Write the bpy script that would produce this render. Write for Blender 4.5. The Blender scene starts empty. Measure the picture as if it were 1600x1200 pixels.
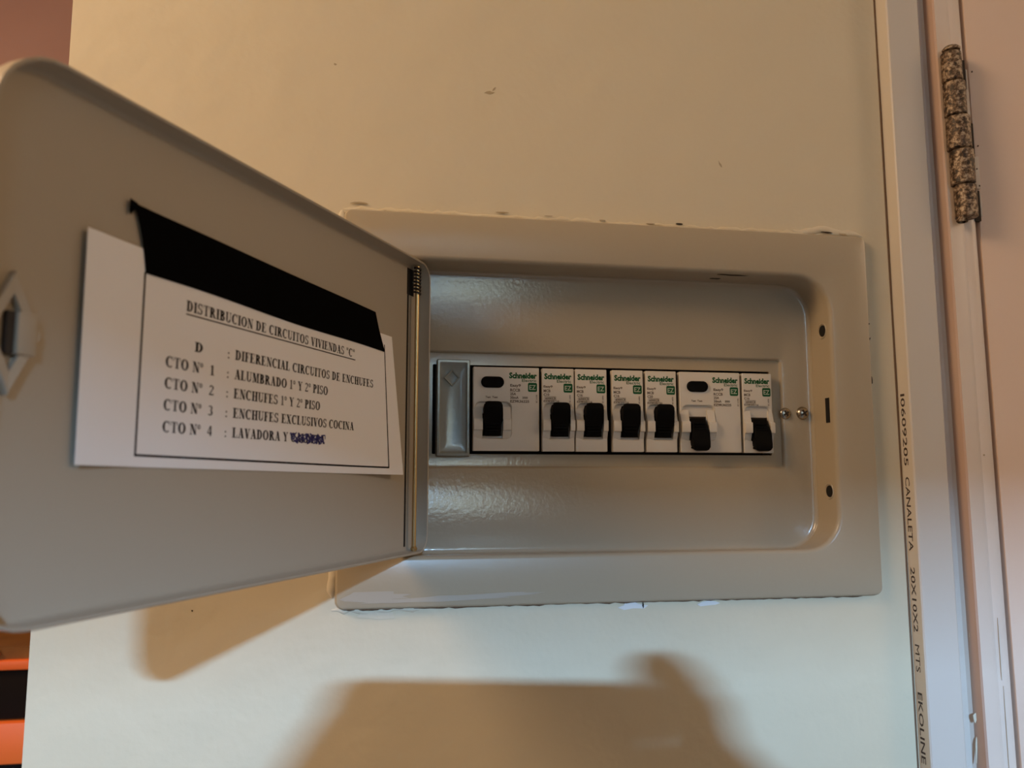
import bpy, bmesh, math, random
from mathutils import Vector, Matrix
random.seed(4)
SC = bpy.context.scene
COL = SC.collection
MM = 0.001
R = math.radians

# ------------------------------------------------------------------ camera, world, lights, exposure
CAM_POS = Vector((-50.53, -401.8, -13.65)) * MM
YAW, PITCH = R(9.663), R(6.571)
FW = Vector((math.sin(YAW)*math.cos(PITCH), math.cos(YAW)*math.cos(PITCH), math.sin(PITCH)))
RT = Vector((math.cos(YAW), -math.sin(YAW), 0))
UP = RT.cross(FW)
cam_d = bpy.data.cameras.new('camera'); cam = bpy.data.objects.new('camera', cam_d); COL.objects.link(cam)
cam_d.sensor_width = 36.0; cam_d.sensor_fit = 'HORIZONTAL'
cam_d.lens = 1250.4 / 1600 * 36.0
cam_d.clip_start = 0.004; cam_d.clip_end = 60
cam.matrix_world = Matrix(((RT.x, UP.x, -FW.x, CAM_POS.x), (RT.y, UP.y, -FW.y, CAM_POS.y), (RT.z, UP.z, -FW.z, CAM_POS.z), (0, 0, 0, 1)))
cam_d.dof.use_dof = True
cam_d.dof.focus_distance = 0.425
cam_d.dof.aperture_fstop = 13.0
SC.camera = cam

world = bpy.data.worlds.new('world'); SC.world = world; world.use_nodes = True
bg = world.node_tree.nodes['Background']
bg.inputs['Color'].default_value = (1.0, 0.67, 0.39, 1)
bg.inputs['Strength'].default_value = 0.365

def area_light(name, loc, target, size, power, color, shape='DISK', size_y=None):
    d = bpy.data.lights.new(name, 'AREA'); d.shape = shape; d.size = size
    if size_y: d.size_y = size_y
    d.energy = power; d.color = color
    o = bpy.data.objects.new(name, d); COL.objects.link(o)
    o.location = loc
    o.rotation_euler = (Vector(target) - Vector(loc)).to_track_quat('-Z', 'Y').to_euler()
    return o
# bluish daylight from a small high window in the room beyond the doorway behind the photographer
area_light('high_window_light', (0.031, -4.566, 1.29), (0.0, 0.0, -0.05), 0.24, 415.0, (0.27, 0.50, 0.80), 'RECTANGLE', 0.075)
# warm lamp of the hallway, to the left
area_light('hall_lamp_light', (-0.66, -0.36, 0.50), (0.0, 0.0, 0.1), 0.32, 4.4, (1.0, 0.65, 0.37))
# added warm fill from the right, no known lamp, brightens doors and casing
area_light('right_fill_light', (2.1, -1.1, 0.85), (0.0, 0.0, 0.0), 0.6, 7.0, (1.0, 0.66, 0.40))
# warm lamp in the room round the wall's corner
area_light('side_room_light', (-1.25, 0.15, 0.75), (-0.5, 0.9, -0.2), 0.3, 12.0, (1.0, 0.62, 0.34))

vs = SC.view_settings
vs.view_transform = 'Standard'; vs.look = 'None'; vs.gamma = 1.0; vs.exposure = 0.0
vs.use_curve_mapping = False

# ------------------------------------------------------------------ helpers
def link(o, parent=None):
    COL.objects.link(o)
    if parent is not None: o.parent = parent
    return o

def tag(o, label=None, cat=None, group=None, kind=None):
    if label: o['label'] = label
    if cat: o['category'] = cat
    if group: o['group'] = group
    if kind: o['kind'] = kind
    return o

def empty(name, loc=(0, 0, 0), rz=0.0):
    o = bpy.data.objects.new(name, None); COL.objects.link(o)
    o.location = Vector(loc) * MM; o.rotation_euler = (0, 0, rz); o.empty_display_size = 0.02
    return o

def finish(name, bm, mat, parent=None, smooth=True, angle=32, recalc=True):
    """bmesh in millimetres -> one linked mesh object"""
    if recalc: bmesh.ops.recalc_face_normals(bm, faces=bm.faces[:])
    for v in bm.verts: v.co *= MM
    lim = R(angle)
    for f in bm.faces: f.smooth = smooth
    for e in bm.edges:
        if len(e.link_faces) == 2:
            e.smooth = e.calc_face_angle(0) < lim
    me = bpy.data.meshes.new(name); bm.to_mesh(me); bm.free()
    if mat is not None: me.materials.append(mat)
    return link(bpy.data.objects.new(name, me), parent)

def box(bm, x0, x1, y0, y1, z0, z1, bev=0.0, seg=2):
    vs_ = [bm.verts.new((x, y, z)) for x in (x0, x1) for y in (y0, y1) for z in (z0, z1)]
    idx = [(0, 1, 3, 2), (4, 6, 7, 5), (0, 4, 5, 1), (2, 3, 7, 6), (0, 2, 6, 4), (1, 5, 7, 3)]
    fs = [bm.faces.new([vs_[i] for i in f]) for f in idx]
    if bev > 0:
        es = list({e for f in fs for e in f.edges})
        bmesh.ops.bevel(bm, geom=es, offset=bev, segments=seg, affect='EDGES', profile=0.5)

def rr(x0, x1, z0, z1, r, y, k=7):
    """rounded rectangle loop in the xz plane; r = one radius or (TR, TL, BL, BR)"""
    if not isinstance(r, tuple): r = (r,) * 4
    pts = []
    for (cx, cz, rad, a0) in ((x1, z1, r[0], 0), (x0, z1, r[1], 90), (x0, z0, r[2], 180), (x1, z0, r[3], 270)):
        ox = cx - rad if cx == x1 else cx + rad
        oz = cz - rad if cz == z1 else cz + rad
        for i in range(k + 1):
            a = R(a0 + 90 * i / k)
            pts.append((ox + rad * math.cos(a), y, oz + rad * math.sin(a)))
    return pts

def loops(bm, rings, cap_first=False, cap_last=False, closed=True):
    vr = [[bm.verts.new(p) for p in ring] for ring in rings]
    n = len(vr[0])
    for a, b in zip(vr[:-1], vr[1:]):
        for i in range(n if closed else n - 1):
            j = (i + 1) % n
            try: bm.faces.new((a[i], a[j], b[j], b[i]))
            except ValueError: pass
    if cap_first: bm.faces.new(vr[0])
    if cap_last: bm.faces.new(vr[-1])
    return vr

def tube(bm, p0, p1, r, n=16, r1=None, caps=True):
    p0, p1 = Vector(p0), Vector(p1); d = (p1 - p0).normalized()
    a = d.orthogonal().normalized(); b = d.cross(a)
    r1 = r if r1 is None else r1
    ring = lambda c, q: [c + (a * math.cos(2*math.pi*i/n) + b * math.sin(2*math.pi*i/n)) * q for i in range(n)]
    loops(bm, [ring(p0, r), ring(p1, r1)], caps, caps)

def lathe(bm, prof, origin, axis, n=24):
    """prof: list of (radius, height along axis)"""
    o = Vector(origin); d = Vector(axis).normalized(); a = d.orthogonal().normalized(); b = d.cross(a)
    rings = [[o + d * h + (a * math.cos(2*math.pi*i/n) + b * math.sin(2*math.pi*i/n)) * max(r, 1e-3) for i in range(n)] for r, h in prof]
    loops(bm, rings, True, True)

def prism_xz(bm, prof, x0, x1):
    """prof: (y, z) polygon swept along x"""
    a = [bm.verts.new((x0, y, z)) for y, z in prof]; b = [bm.verts.new((x1, y, z)) for y, z in prof]
    n = len(prof)
    for i in range(n):
        j = (i + 1) % n
        bm.faces.new((a[i], a[j], b[j], b[i]))
    bm.faces.new(a); bm.faces.new(b)

# ------------------------------------------------------------------ materials
def mat(name, color, rough=0.5, metal=0.0, var=None, var_scale=20.0, bump=(), spec=0.5, coat=0.0, alpha_trans=0.0):
    """var: second colour mixed in by noise; bump: list of (scale, strength, distance_mm, detail)"""
    m = bpy.data.materials.new(name); m.use_nodes = True
    nt = m.node_tree; N = nt.nodes; L = nt.links
    b = N['Principled BSDF']
    b.inputs['Base Color'].default_value = (*color, 1)
    b.inputs['Roughness'].default_value = rough
    b.inputs['Metallic'].default_value = metal
    b.inputs['Specular IOR Level'].default_value = spec
    b.inputs['Coat Weight'].default_value = coat
    b.inputs['Transmission Weight'].default_value = alpha_trans
    tc = N.new('ShaderNodeTexCoord')
    if var:
        nz = N.new('ShaderNodeTexNoise'); nz.inputs['Scale'].default_value = var_scale; nz.inputs['Detail'].default_value = 5
        rp = N.new('ShaderNodeValToRGB'); rp.color_ramp.elements[0].position = 0.35; rp.color_ramp.elements[1].position = 0.68
        rp.color_ramp.elements[0].color = (*color, 1); rp.color_ramp.elements[1].color = (*var, 1)
        L.new(tc.outputs['Object'], nz.inputs['Vector']); L.new(nz.outputs['Fac'], rp.inputs['Fac'])
        L.new(rp.outputs['Color'], b.inputs['Base Color'])
    prev = None
    for (s, st, dist, det) in bump:
        nz = N.new('ShaderNodeTexNoise'); nz.inputs['Scale'].default_value = s; nz.inputs['Detail'].default_value = det
        bp = N.new('ShaderNodeBump'); bp.inputs['Strength'].default_value = st; bp.inputs['Distance'].default_value = dist * MM
        L.new(tc.outputs['Object'], nz.inputs['Vector']); L.new(nz.outputs['Fac'], bp.inputs['Height'])
        if prev: L.new(prev.outputs['Normal'], bp.inputs['Normal'])
        prev = bp
    if prev: L.new(prev.outputs['Normal'], b.inputs['Normal'])
    return m

M = {}
M['wall'] = mat('wall_paint', (.70, .62, .45), .55, var=(.72, .64, .465), var_scale=6, bump=((35, .55, 2.2, 3), (110, .3, .6, 2), (300, .40, .25, 3)))
M['flake'] = mat('paint_flake', (.72, .65, .50), .6, bump=((300, .4, .3, 2),))
M['filler'] = mat('white_filler', (.82, .82, .80), .7)
M['crack'] = mat('dark_crack_and_shade', (.035, .025, .018), .9)
M['crack2'] = mat('brown_crack_and_shade', (.16, .10, .06), .9)
M['scuff'] = mat('wall_scuff', (.44, .36, .23), .8)
M['red_wall'] = mat('red_wall_paint', (.33, .20, .19), .6, var=(.35, .215, .20), var_scale=8, bump=((60, .3, 1.5, 3),))
M['panel'] = mat('panel_enamel', (.44, .375, .27), .30, bump=((330, .16, .3, 2),), spec=.45)
M['cover'] = mat('cover_enamel', (.42, .365, .27), .16, bump=((440, .20, .35, 1.5),), spec=.85)
M['panel_door'] = mat('panel_door_enamel', (.41, .36, .28), .42, bump=((380, .10, .3, 2),), spec=.4)
M['smear'] = mat('pale_paint_smear', (.445, .40, .325), .6)
M['black_void'] = mat('dark_hollow_and_shade', (.006, .005, .004), .9)
M['brass'] = mat('brass', (.62, .47, .24), .28, 1.0)
M['spring'] = mat('dark_steel_spring', (.035, .03, .03), .45, .5)
M['screw'] = mat('screw_steel', (.42, .37, .30), .25, 1.0, bump=((500, .2, .2, 2),))
M['screw_slot'] = mat('screw_recess', (.03, .022, .015), .8)
M['module'] = mat('white_thermoplastic', (.66, .63, .57), .42, spec=.4)
M['black'] = mat('black_plastic', (.0025, .0025, .003), .6, spec=.08)
M['green'] = mat('green_print', (.006, .085, .028), .6, spec=.2)
M['badge'] = mat('green_badge', (.004, .085, .03), .55, spec=.2)
M['badge_ink'] = mat('badge_letters', (.42, .48, .38), .6)
M['grey_ink'] = mat('grey_print', (.12, .095, .075), .7)
M['blank'] = mat('grey_blank_plastic', (.25, .28, .27), .16, bump=((150, .12, .6, 2),), spec=.75)
M['paper'] = mat('paper', (.86, .85, .84), .8, bump=((90, .15, .5, 3),), spec=.2)
M['ink'] = mat('black_ink', (.012, .011, .013), .8, spec=.1)
M['pen'] = mat('blue_pen_ink', (.02, .018, .16), .6)
M['tape'] = mat('black_tape', (.002, .002, .0022), .9, spec=.03)
M['trunk'] = mat('white_pvc', (.66, .62, .56), .4, spec=.35)
M['trunk_ink'] = mat('trunking_ink', (.05, .035, .03), .7)
M['casing'] = mat('casing_gloss_paint', (.80, .70, .61), .38, var=(.75, .64, .55), var_scale=14, bump=((40, .5, 1.0, 3), (200, .2, .3, 3)))
M['casing_side'] = mat('old_pink_paint_shaded', (.56, .40, .32), .6, var=(.60, .45, .37), var_scale=12)
M['leaf'] = mat('door_leaf_paint', (.74, .58, .47), .45, var=(.76, .60, .49), var_scale=7, bump=((25, .25, .8, 3),))
M['gap'] = mat('door_rebate_shade', (.05, .03, .02), .9)
M['chip'] = mat('painted_hinge_plate', (.58, .50, .42), .5)
M['floor'] = mat('floor_tiles', (.32, .24, .17), .5)
M['ceiling'] = mat('ceiling_paint', (.75, .70, .62), .8)
M['far_wall'] = mat('cool_white_paint', (.72, .73, .72), .7)
M['skin'] = mat('skin', (.50, .30, .21), .55)
M['cloth'] = mat('dark_cloth', (.05, .055, .07), .9)
M['hair'] = mat('dark_hair', (.02, .015, .012), .6)
M['phone'] = mat('phone_glass', (.01, .01, .012), .25)
M['orange'] = mat('orange_paint', (.86, .16, .018), .5, var=(.80, .13, .015), var_scale=10)
M['brown'] = mat('brown_varnish', (.22, .10, .025), .3, var=(.16, .07, .02), var_scale=25)
M['dark_wood_and_shade'] = mat('dark_wood_and_shade', (.010, .006, .004), .8, spec=.08)

def emit_material(name, color, strength):
    m = bpy.data.materials.new(name); m.use_nodes = True; b = m.node_tree.nodes['Principled BSDF']
    b.inputs['Base Color'].default_value = (.3, .35, .4, 1); b.inputs['Emission Color'].default_value = (*color, 1); b.inputs['Emission Strength'].default_value = strength
    return m
M['pane_glow'] = emit_material('glow_pane', (.70, .80, .63), 4.0)

def rust_material():
    m = bpy.data.materials.new('rusty_painted_steel'); m.use_nodes = True
    nt = m.node_tree; N = nt.nodes; L = nt.links; b = N['Principled BSDF']
    tc = N.new('ShaderNodeTexCoord'); nz = N.new('ShaderNodeTexNoise'); nz.inputs['Scale'].default_value = 420; nz.inputs['Detail'].default_value = 4
    nz.inputs['Roughness'].default_value = .65
    rp = N.new('ShaderNodeValToRGB')
    e = rp.color_ramp.elements; e[0].position = .41; e[0].color = (.025, .016, .010, 1); e[1].position = .62; e[1].color = (.44, .35, .25, 1)
    e2 = rp.color_ramp.elements.new(.50); e2.color = (.15, .09, .05, 1)
    L.new(tc.outputs['Object'], nz.inputs['Vector']); L.new(nz.outputs['Fac'], rp.inputs['Fac']); L.new(rp.outputs['Color'], b.inputs['Base Color'])
    bp = N.new('ShaderNodeBump'); bp.inputs['Strength'].default_value = .6; bp.inputs['Distance'].default_value = .4 * MM
    L.new(nz.outputs['Fac'], bp.inputs['Height']); L.new(bp.outputs['Normal'], b.inputs['Normal'])
    b.inputs['Roughness'].default_value = .5; b.inputs['Metallic'].default_value = .15
    return m
M['rust'] = rust_material()

# ------------------------------------------------------------------ measured layout (mm; wall face y=4, panel flange face y=0)
WY = 4.0
FX0, FX1, FZ0, FZ1 = -68.0, 221.3, -77.3, 121.5      # flange
OX0, OX1, OZ0, OZ1 = -44.0, 197.4, -52.6, 96.9       # opening
DEP = 22.9                                           # depth of the cover
FLOOR, CEIL = -1450.0, 1300.0

# ------------------------------------------------------------------ structure
# front wall: slab with a hole behind the flange, an outside corner at its left end
bm = bmesh.new()
hole = rr(FX0 + 8, FX1 - 8, FZ0 + 8, FZ1 - 8, 4, WY, 2)
XL, XR = -203.4, 272.0
def outer_ring(y):
    out = []
    for (x, z) in ((XR, CEIL), (XL, CEIL), (XL, FLOOR), (XR, FLOOR)): out += [(x, y, z)] * 3
    return out
hv = [bm.verts.new(p) for p in hole]; hb = [bm.verts.new((p[0], WY + 110, p[2])) for p in hole]
cv = [bm.verts.new((x, WY, z)) for (x, z) in ((XR, CEIL), (XL, CEIL), (XL, FLOOR), (XR, FLOOR))]
cb = [bm.verts.new((x, WY + 130, z)) for (x, z) in ((XR, CEIL), (XL, CEIL), (XL, FLOOR), (XR, FLOOR))]
n = len(hv)
for i in range(n):
    j = (i + 1) % n
    bm.faces.new((hv[i], hb[i], hb[j], hv[j]))
    qi, qj = i // 3, j // 3
    if qi == qj: bm.faces.new((hv[i], hv[j], cv[qi]))
    else: bm.faces.new((hv[i], hv[j], cv[qj], cv[qi]))
for i in range(4):
    j = (i + 1) % 4
    bm.faces.new((cv[i], cv[j], cb[j], cb[i]))
bm.faces.new(cb)
bm.faces.new(hb)
wall = tag(finish('wall_front', bm, M['wall'], angle=30), kind='structure')

def plain_box(name, mat_, dims, parent=None, kind='structure', bev=0):
    b_ = bmesh.new(); box(b_, *dims, bev=bev)
    return tag(finish(name, b_, mat_, parent), kind=kind)
plain_box('floor', M['floor'], (-3200, 2600, -4800, 2600, FLOOR - 30, FLOOR))
plain_box('ceiling', M['ceiling'], (-3200, 2600, -4800, 2600, CEIL, CEIL + 30))
# wall behind the photographer with its doorway
bm = bmesh.new()
box(bm, -3200, -420, -3120, -3000, FLOOR, CEIL)
box(bm, 520, 2600, -3120, -3000, FLOOR, CEIL)
box(bm, -420, 520, -3120, -3000, 851, CEIL)
tag(finish('wall_back', bm, M['ceiling']), kind='structure')
# the cool room beyond
bm = bmesh.new()
box(bm, -1700, 1700, -4700, -4600, FLOOR, CEIL)
box(bm, -1700, -1600, -4600, -3121, FLOOR, CEIL)
box(bm, 1600, 1700, -4600, -3121, FLOOR, CEIL)
tag(finish('wall_beyond', bm, M['far_wall']), kind='structure')
# added glowing pane, unseen, put there to be mirrored in the glossy enamel
bm = bmesh.new(); box(bm, 240, 900, -4596, -4590, 560, 1220)
w1 = tag(finish('glow_pane_1', bm, M['pane_glow']), kind='structure')
bm = bmesh.new()
box(bm, 200, 240, -4600, -4560, 520, 1260, bev=3); box(bm, 900, 940, -4600, -4560, 520, 1260, bev=3)
box(bm, 240, 900, -4600, -4560, 1220, 1260, bev=3); box(bm, 240, 900, -4600, -4560, 520, 560, bev=3); box(bm, 560, 590, -4596, -4564, 560, 1220, bev=3)
finish('glow_pane_frame', bm, M['far_wall'], w1)
plain_box('wall_left', M['red_wall'], (-2400, 200, 1300, 1420, FLOOR, CEIL))
# wall above and to the right of the room door
bm = bmesh.new()
box(bm, 1110, 2600, WY, WY + 130, FLOOR, CEIL)
box(bm, XR, 1110, WY, WY + 130, 640, CEIL)
tag(finish('wall_right', bm, M['wall']), kind='structure')

# ragged paint edge along the flange, cracks, filler, scuffs
def ragged(name, path, r0, r1, m_, parent, step=3.0, jit=.7, y=WY):
    b_ = bmesh.new(); pts = []
    for (x0, z0), (x1, z1) in zip(path[:-1], path[1:]):
        k = max(2, int(math.hypot(x1 - x0, z1 - z0) / step))
        for i in range(k): pts.append((x0 + (x1 - x0) * i / k, z0 + (z1 - z0) * i / k))
    pts.append(path[-1]); rings = []
    for i, (x, z) in enumerate(pts):
        a = Vector(pts[max(0, i - 1)]); c = Vector(pts[min(len(pts) - 1, i + 1)]); t = (c - a).normalized()
        nrm = Vector((-t.y, t.x)); r = random.uniform(r0, r1) * (0.35 if i in (0, len(pts) - 1) else 1)
        off = random.uniform(-jit, jit)
        ring = []
        for q in range(6):
            an = 2 * math.pi * q / 6
            ring.append((x + nrm.x * (off + r * math.cos(an)), y - .55 * r * math.sin(an), z + nrm.y * (off + r * math.cos(an))))
        rings.append(ring)
    loops(b_, rings, True, True)
    return finish(name, b_, m_, parent, angle=60)
ragged('paint_edge', [(FX0 - 1, FZ1 + 1.2), (60, FZ1 + 1.2), (FX1 - 30, FZ1 + .9)], .7, 1.5, M['wall'], wall)
ragged('paint_edge', [(FX1 - 42, FZ1 + 2), (FX1 - 22, FZ1 + 4.2), (FX1 - 12, FZ1 + 2.5), (FX1 + 1, FZ1 + 1.8)], .8, 2.2, M['flake'], wall, step=4)
ragged('paint_edge', [(FX0 - 1.6, FZ1), (FX0 - 1.8, 20), (FX0 - 1.8, FZ0 + 5)], 1.4, 2.6, M['flake'], wall)
ragged('paint_edge', [(FX0 - 2, FZ0 - 1), (FX0 + 16, FZ0 - 2.3), (FX0 + 40, FZ0 - 1)], .6, 1.4, M['flake'], wall)
def patch(name, x, z, w, h, m_, y=WY - .15, n=9, rough=.35, parent=wall, rot=0):
    """small irregular raised flake"""
    b_ = bmesh.new(); ring = []
    for i in range(n):
        a = 2 * math.pi * i / n; q = 1 + random.uniform(-rough, rough)
        px, pz = w / 2 * q * math.cos(a), h / 2 * q * math.sin(a)
        ring.append((x + px * math.cos(rot) - pz * math.sin(rot), y, z + px * math.sin(rot) + pz * math.cos(rot)))
    back = [(p[0], y + .3, p[2]) for p in ring]
    loops(b_, [back, ring], False, True)
    return finish(name, b_, m_, parent)
for (x0, x1, z, h) in ((FX0 + 2, FX0 + 12, FZ1 + 4.4, 1.0), (110, 113.5, FZ1 + 2.4, .9), (133, 139, FZ1 + .1, .8), (151.5, 155, FZ1 - .2, .8), (167.5, 170, FZ1 - .3, .8), (66, 70, FZ1 + 2.1, .7), (93, 97, FZ1 + 1.6, .7), (196, 204, FZ1 + 2.2, .8), (207, 212, FZ1 + 1.6, 1.0), (10, 16, FZ1 + 3.4, .6), (36, 41, FZ1 + 2.8, .5)):
    patch('crack', (x0 + x1) / 2, z, x1 - x0, h, M['crack'] if .75 < h < .95 else M['scuff'], y=WY - .9, n=8)
ragged('crack', [(FX0 + 3, FZ0 - .7), (FX0 + 70, FZ0 - .7), (60, FZ0 - .5), (FX1 - 10, FZ0 - .6)], .35, .75, M['crack2'], wall, y=WY - .2, jit=.25)
for (x, z, w, h) in ((81, FZ0 - 2.6, 13, 3.6), (122, FZ0 - 2.4, 12, 2.6), (FX0 + 19, FZ0 - 4, 20, 3.2)):
    patch('filler_patch', x, z, w, h, M['filler'] if x > 0 else M['flake'], y=WY - .35)
patch('crack', 87, FZ0 - 2, .7, 3.2, M['crack'], y=WY - .6)
for (x, z, w, h, ro) in ((6.3, 191, 4.6, 1.8, .2), (8.8, 193.4, 1.0, 2.6, -.7), (-75, 200, 1.7, 1.2, 0), (137, 159.8, 1.0, 4, .5), (FX1 + 1.0, 66, 1.5, 2.6, 0), (FX1 + 2.2, 72, .9, .9, 0), (FX1 + 2.0, 40, 1.3, 5, 0), (FX1 + 1.6, 63, 3, 1, .6), (-134, -76.5, .8, .8, 0)):
    patch('scuff_mark', x, z, w, h, M['scuff'] if abs(z) > 90 else M['crack'], y=WY - .12, rot=ro)

# ------------------------------------------------------------------ room door at the right: casing, leaf, hinge
def sx(z): return -(z - 30) * 0.0085                 # the old casing leans a little
def sheared(bm): 
    for v in bm.verts: v.co.x += sx(v.co.z)
def vprofile(name, prof, z0, z1, m_, parent=None, kind=None, nz=2, angle=32):
    b_ = bmesh.new(); rings = []
    for i in range(nz):
        z = z0 + (z1 - z0) * i / (nz - 1)
        rings.append([(x, y, z) for x, y in prof])
    loops(b_, rings, True, True); sheared(b_)
    o = finish(name, b_, m_, parent, angle=angle)
    if kind: o['kind'] = kind
    return o
casing_prof = [(261.5, 10), (261.5, 3.9), (263, 3.2), (268.6, 2.6), (269.9, 1), (270.2, -6), (270.9, -7), (277.5, -7.2), (279.3, -6.7), (280.6, -6.3), (282, -6.7), (284, -7.1), (286.8, -7.0), (288.0, -6.2), (288.3, -5), (288.3, 40), (270, 40)]
trim1 = vprofile('trim_1', casing_prof, FLOOR, 640, M['casing'], kind='structure')
trim1.data.materials.append(M['casing_side'])        # older pinkish coat on the left side, darkened to offset the lamp
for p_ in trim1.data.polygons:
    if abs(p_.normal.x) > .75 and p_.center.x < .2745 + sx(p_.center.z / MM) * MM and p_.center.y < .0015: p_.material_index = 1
for (x, z, w, h, ro) in ((269.9, -99, 1.1, 9, .05), (269.5, -143, 2.6, 5, -.2), (269.3, -160, 1.0, 14, -.06)):
    patch('paint_chip', x + 1.6, z, w, h, M['flake'], y=-1.2 if w > 2 else -.6, parent=trim1, rot=ro)
for (x, z, w, h) in ((283.4, -105, .28, 34), (284.2, -150, .28, 46), (282.0, -2, 1.1, .9)):
    patch('paint_crack', x, z, w * .8, h, M['scuff'], y=-7.25, parent=trim1, rough=.1)
door = empty('door_1', (600, 0, FLOOR)); door['kind'] = 'structure'
DO = Vector((600, 0, FLOOR))
def door_local(bm):
    for v in bm.verts: v.co -= DO
bm = bmesh.new()
box(bm, 291.1, 1060, -6.2, 34, FLOOR + 4, 636, bev=.9)
for zc, hh in ((-980, 330), (300, 270), (-340, 220)):
    pass
sheared(bm); door_local(bm); finish('door_leaf', bm, M['leaf'], door)
bm = bmesh.new(); box(bm, 288.4, 291.2, 13, 20, FLOOR + 4, 636); sheared(bm); door_local(bm); finish('rebate_shade', bm, M['gap'], door)  # rebate coloured near black to put the gap's shade into it
# head and far side of the casing
bm = bmesh.new(); box(bm, 261.5, 1090, -7, 40, 640, 668, bev=1.5); sheared(bm); tag(finish('trim_2', bm, M['casing']), kind='structure')
bm = bmesh.new(); box(bm, 1062, 1092, -7, 40, FLOOR, 640, bev=1.5); sheared(bm); tag(finish('trim_3', bm, M['casing']), kind='structure')
bm = bmesh.new()
lathe(bm, [(5, 0), (26, 0), (26, 4), (14, 8), (10, 14), (10, 34), (22, 40), (27, 52), (25, 64), (14, 70), (2, 71)], (1010, -6.2, -420), (0, -1, 0), 28)
door_local(bm); finish('door_knob', bm, M['brass'], door)
# hinge: five rusty knuckles on a pin, pale plates, black boxes standing in for shade
hinge = empty('hinge', (0, 0, 0)); hinge.parent = door; hinge.location = (Vector((276.0, -12, 180)) - DO) * MM
HO = Vector((276.0, -12, 180))
zs = [229.8, 211.8, 191.2, 171.2, 150.6, 131.2]
xs = [273.6, 274.4, 275.3, 276.2, 277.0]
for i in range(5):
    za, zb = zs[i] - .25, zs[i + 1] + .25
    b_ = bmesh.new(); xa = xs[i]; rad = 5.9 + (.5 if i in (2, 3) else 0) - (.4 if i == 0 else 0)
    lathe(b_, [(rad - .7, zb - 180), (rad, zb - 180 + .6), (rad, za - 180 - .6), (rad - .7, za - 180)], (xa - HO.x, 0, 0), (0, 0, 1), 22)
    for v in b_.verts: v.co.x += random.uniform(-.09, .09)
    finish('knuckle', b_, M['rust'], hinge, angle=40)
b_ = bmesh.new()
lathe(b_, [(2.5, 131.5 - 180), (3.2, 129.8 - 180), (2.6, 128.9 - 180), (2.6, 231 - 180), (4.6, 231.2 - 180), (4.9, 232.2 - 180), (3.8, 233.4 - 180), (1, 233.8 - 180)], (275.2 - HO.x - 1.1, 0, 0), (0, 0, 1), 18)
finish('hinge_pin', b_, M['rust'], hinge)
def plate_or_shade(x0, x1, y0, y1, z0, z1, m_, bev=.4):
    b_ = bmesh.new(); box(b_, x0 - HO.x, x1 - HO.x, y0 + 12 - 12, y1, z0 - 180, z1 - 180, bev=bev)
    return finish('hinge_plate_or_shade', b_, m_, hinge)
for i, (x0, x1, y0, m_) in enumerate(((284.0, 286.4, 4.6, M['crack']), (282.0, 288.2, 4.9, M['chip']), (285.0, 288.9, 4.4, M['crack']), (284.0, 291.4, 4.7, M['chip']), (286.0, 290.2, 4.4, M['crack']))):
    plate_or_shade(x0, x1, y0, 7.0, zs[i + 1] + .6, zs[i] - .6, m_, .3)
plate_or_shade(287.0, 288.2, 5.2, 6.3, 205, 224, M['chip'], .2); plate_or_shade(290.4, 292.0, 5.2, 6.4, 135, 149, M['chip'], .3)
for (x, z) in ((290.9, 222.5), (291.4, 177), (289.6, 163), (290.6, 153)):
    patch('paint_chip', x + .0 - HO.x, z - 180, .9, 1.1, M['crack'], y=4.6, parent=hinge)
# ------------------------------------------------------------------ cable trunking
TX0, TX1, TY = 239.3, 259.8, -6.0
trunk = empty('cable_trunking', (TX0, WY, FLOOR))
tag(trunk, 'slim white plastic cable trunking running up wall beside the door casing', 'cable trunking')
TO = Vector((TX0, WY, FLOOR))
def tvp(name, prof, m_, z0=FLOOR + 2, z1=CEIL - 2):
    b_ = bmesh.new(); loops(b_, [[(x, y, z) for x, y in prof] for z in (z0, z1)], True, True)
    for v in b_.verts: v.co.x += -(v.co.z - 30) * .003; v.co -= TO
    return finish(name, b_, m_, trunk)
base = tvp('trunking_base', [(TX0, WY), (TX0, TY + 2.0), (TX0 + 1.0, TY + 2.0), (TX1 - 1, TY + 2.0), (TX1, TY + 2.0), (TX1, WY)], M['trunk'])
tvp('trunking_lid', [(TX0 - .25, TY + 1.9), (TX0 - .25, TY + .7), (TX0 + .4, TY), (TX0 + 1.4, TY - .12), (TX0 + 2.2, TY), (TX1 - .7, TY), (TX1, TY + .6), (TX1, TY + 1.9)], M['trunk'])
ragged('gap_shadow', [(TX0 - .7 + .9, -400), (TX0 - .7 - .9, 320)], .5, .7, M['crack2'], wall, step=40, jit=.1, y=WY)  # brown strip painted in as the shadow line beside the trunking

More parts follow.
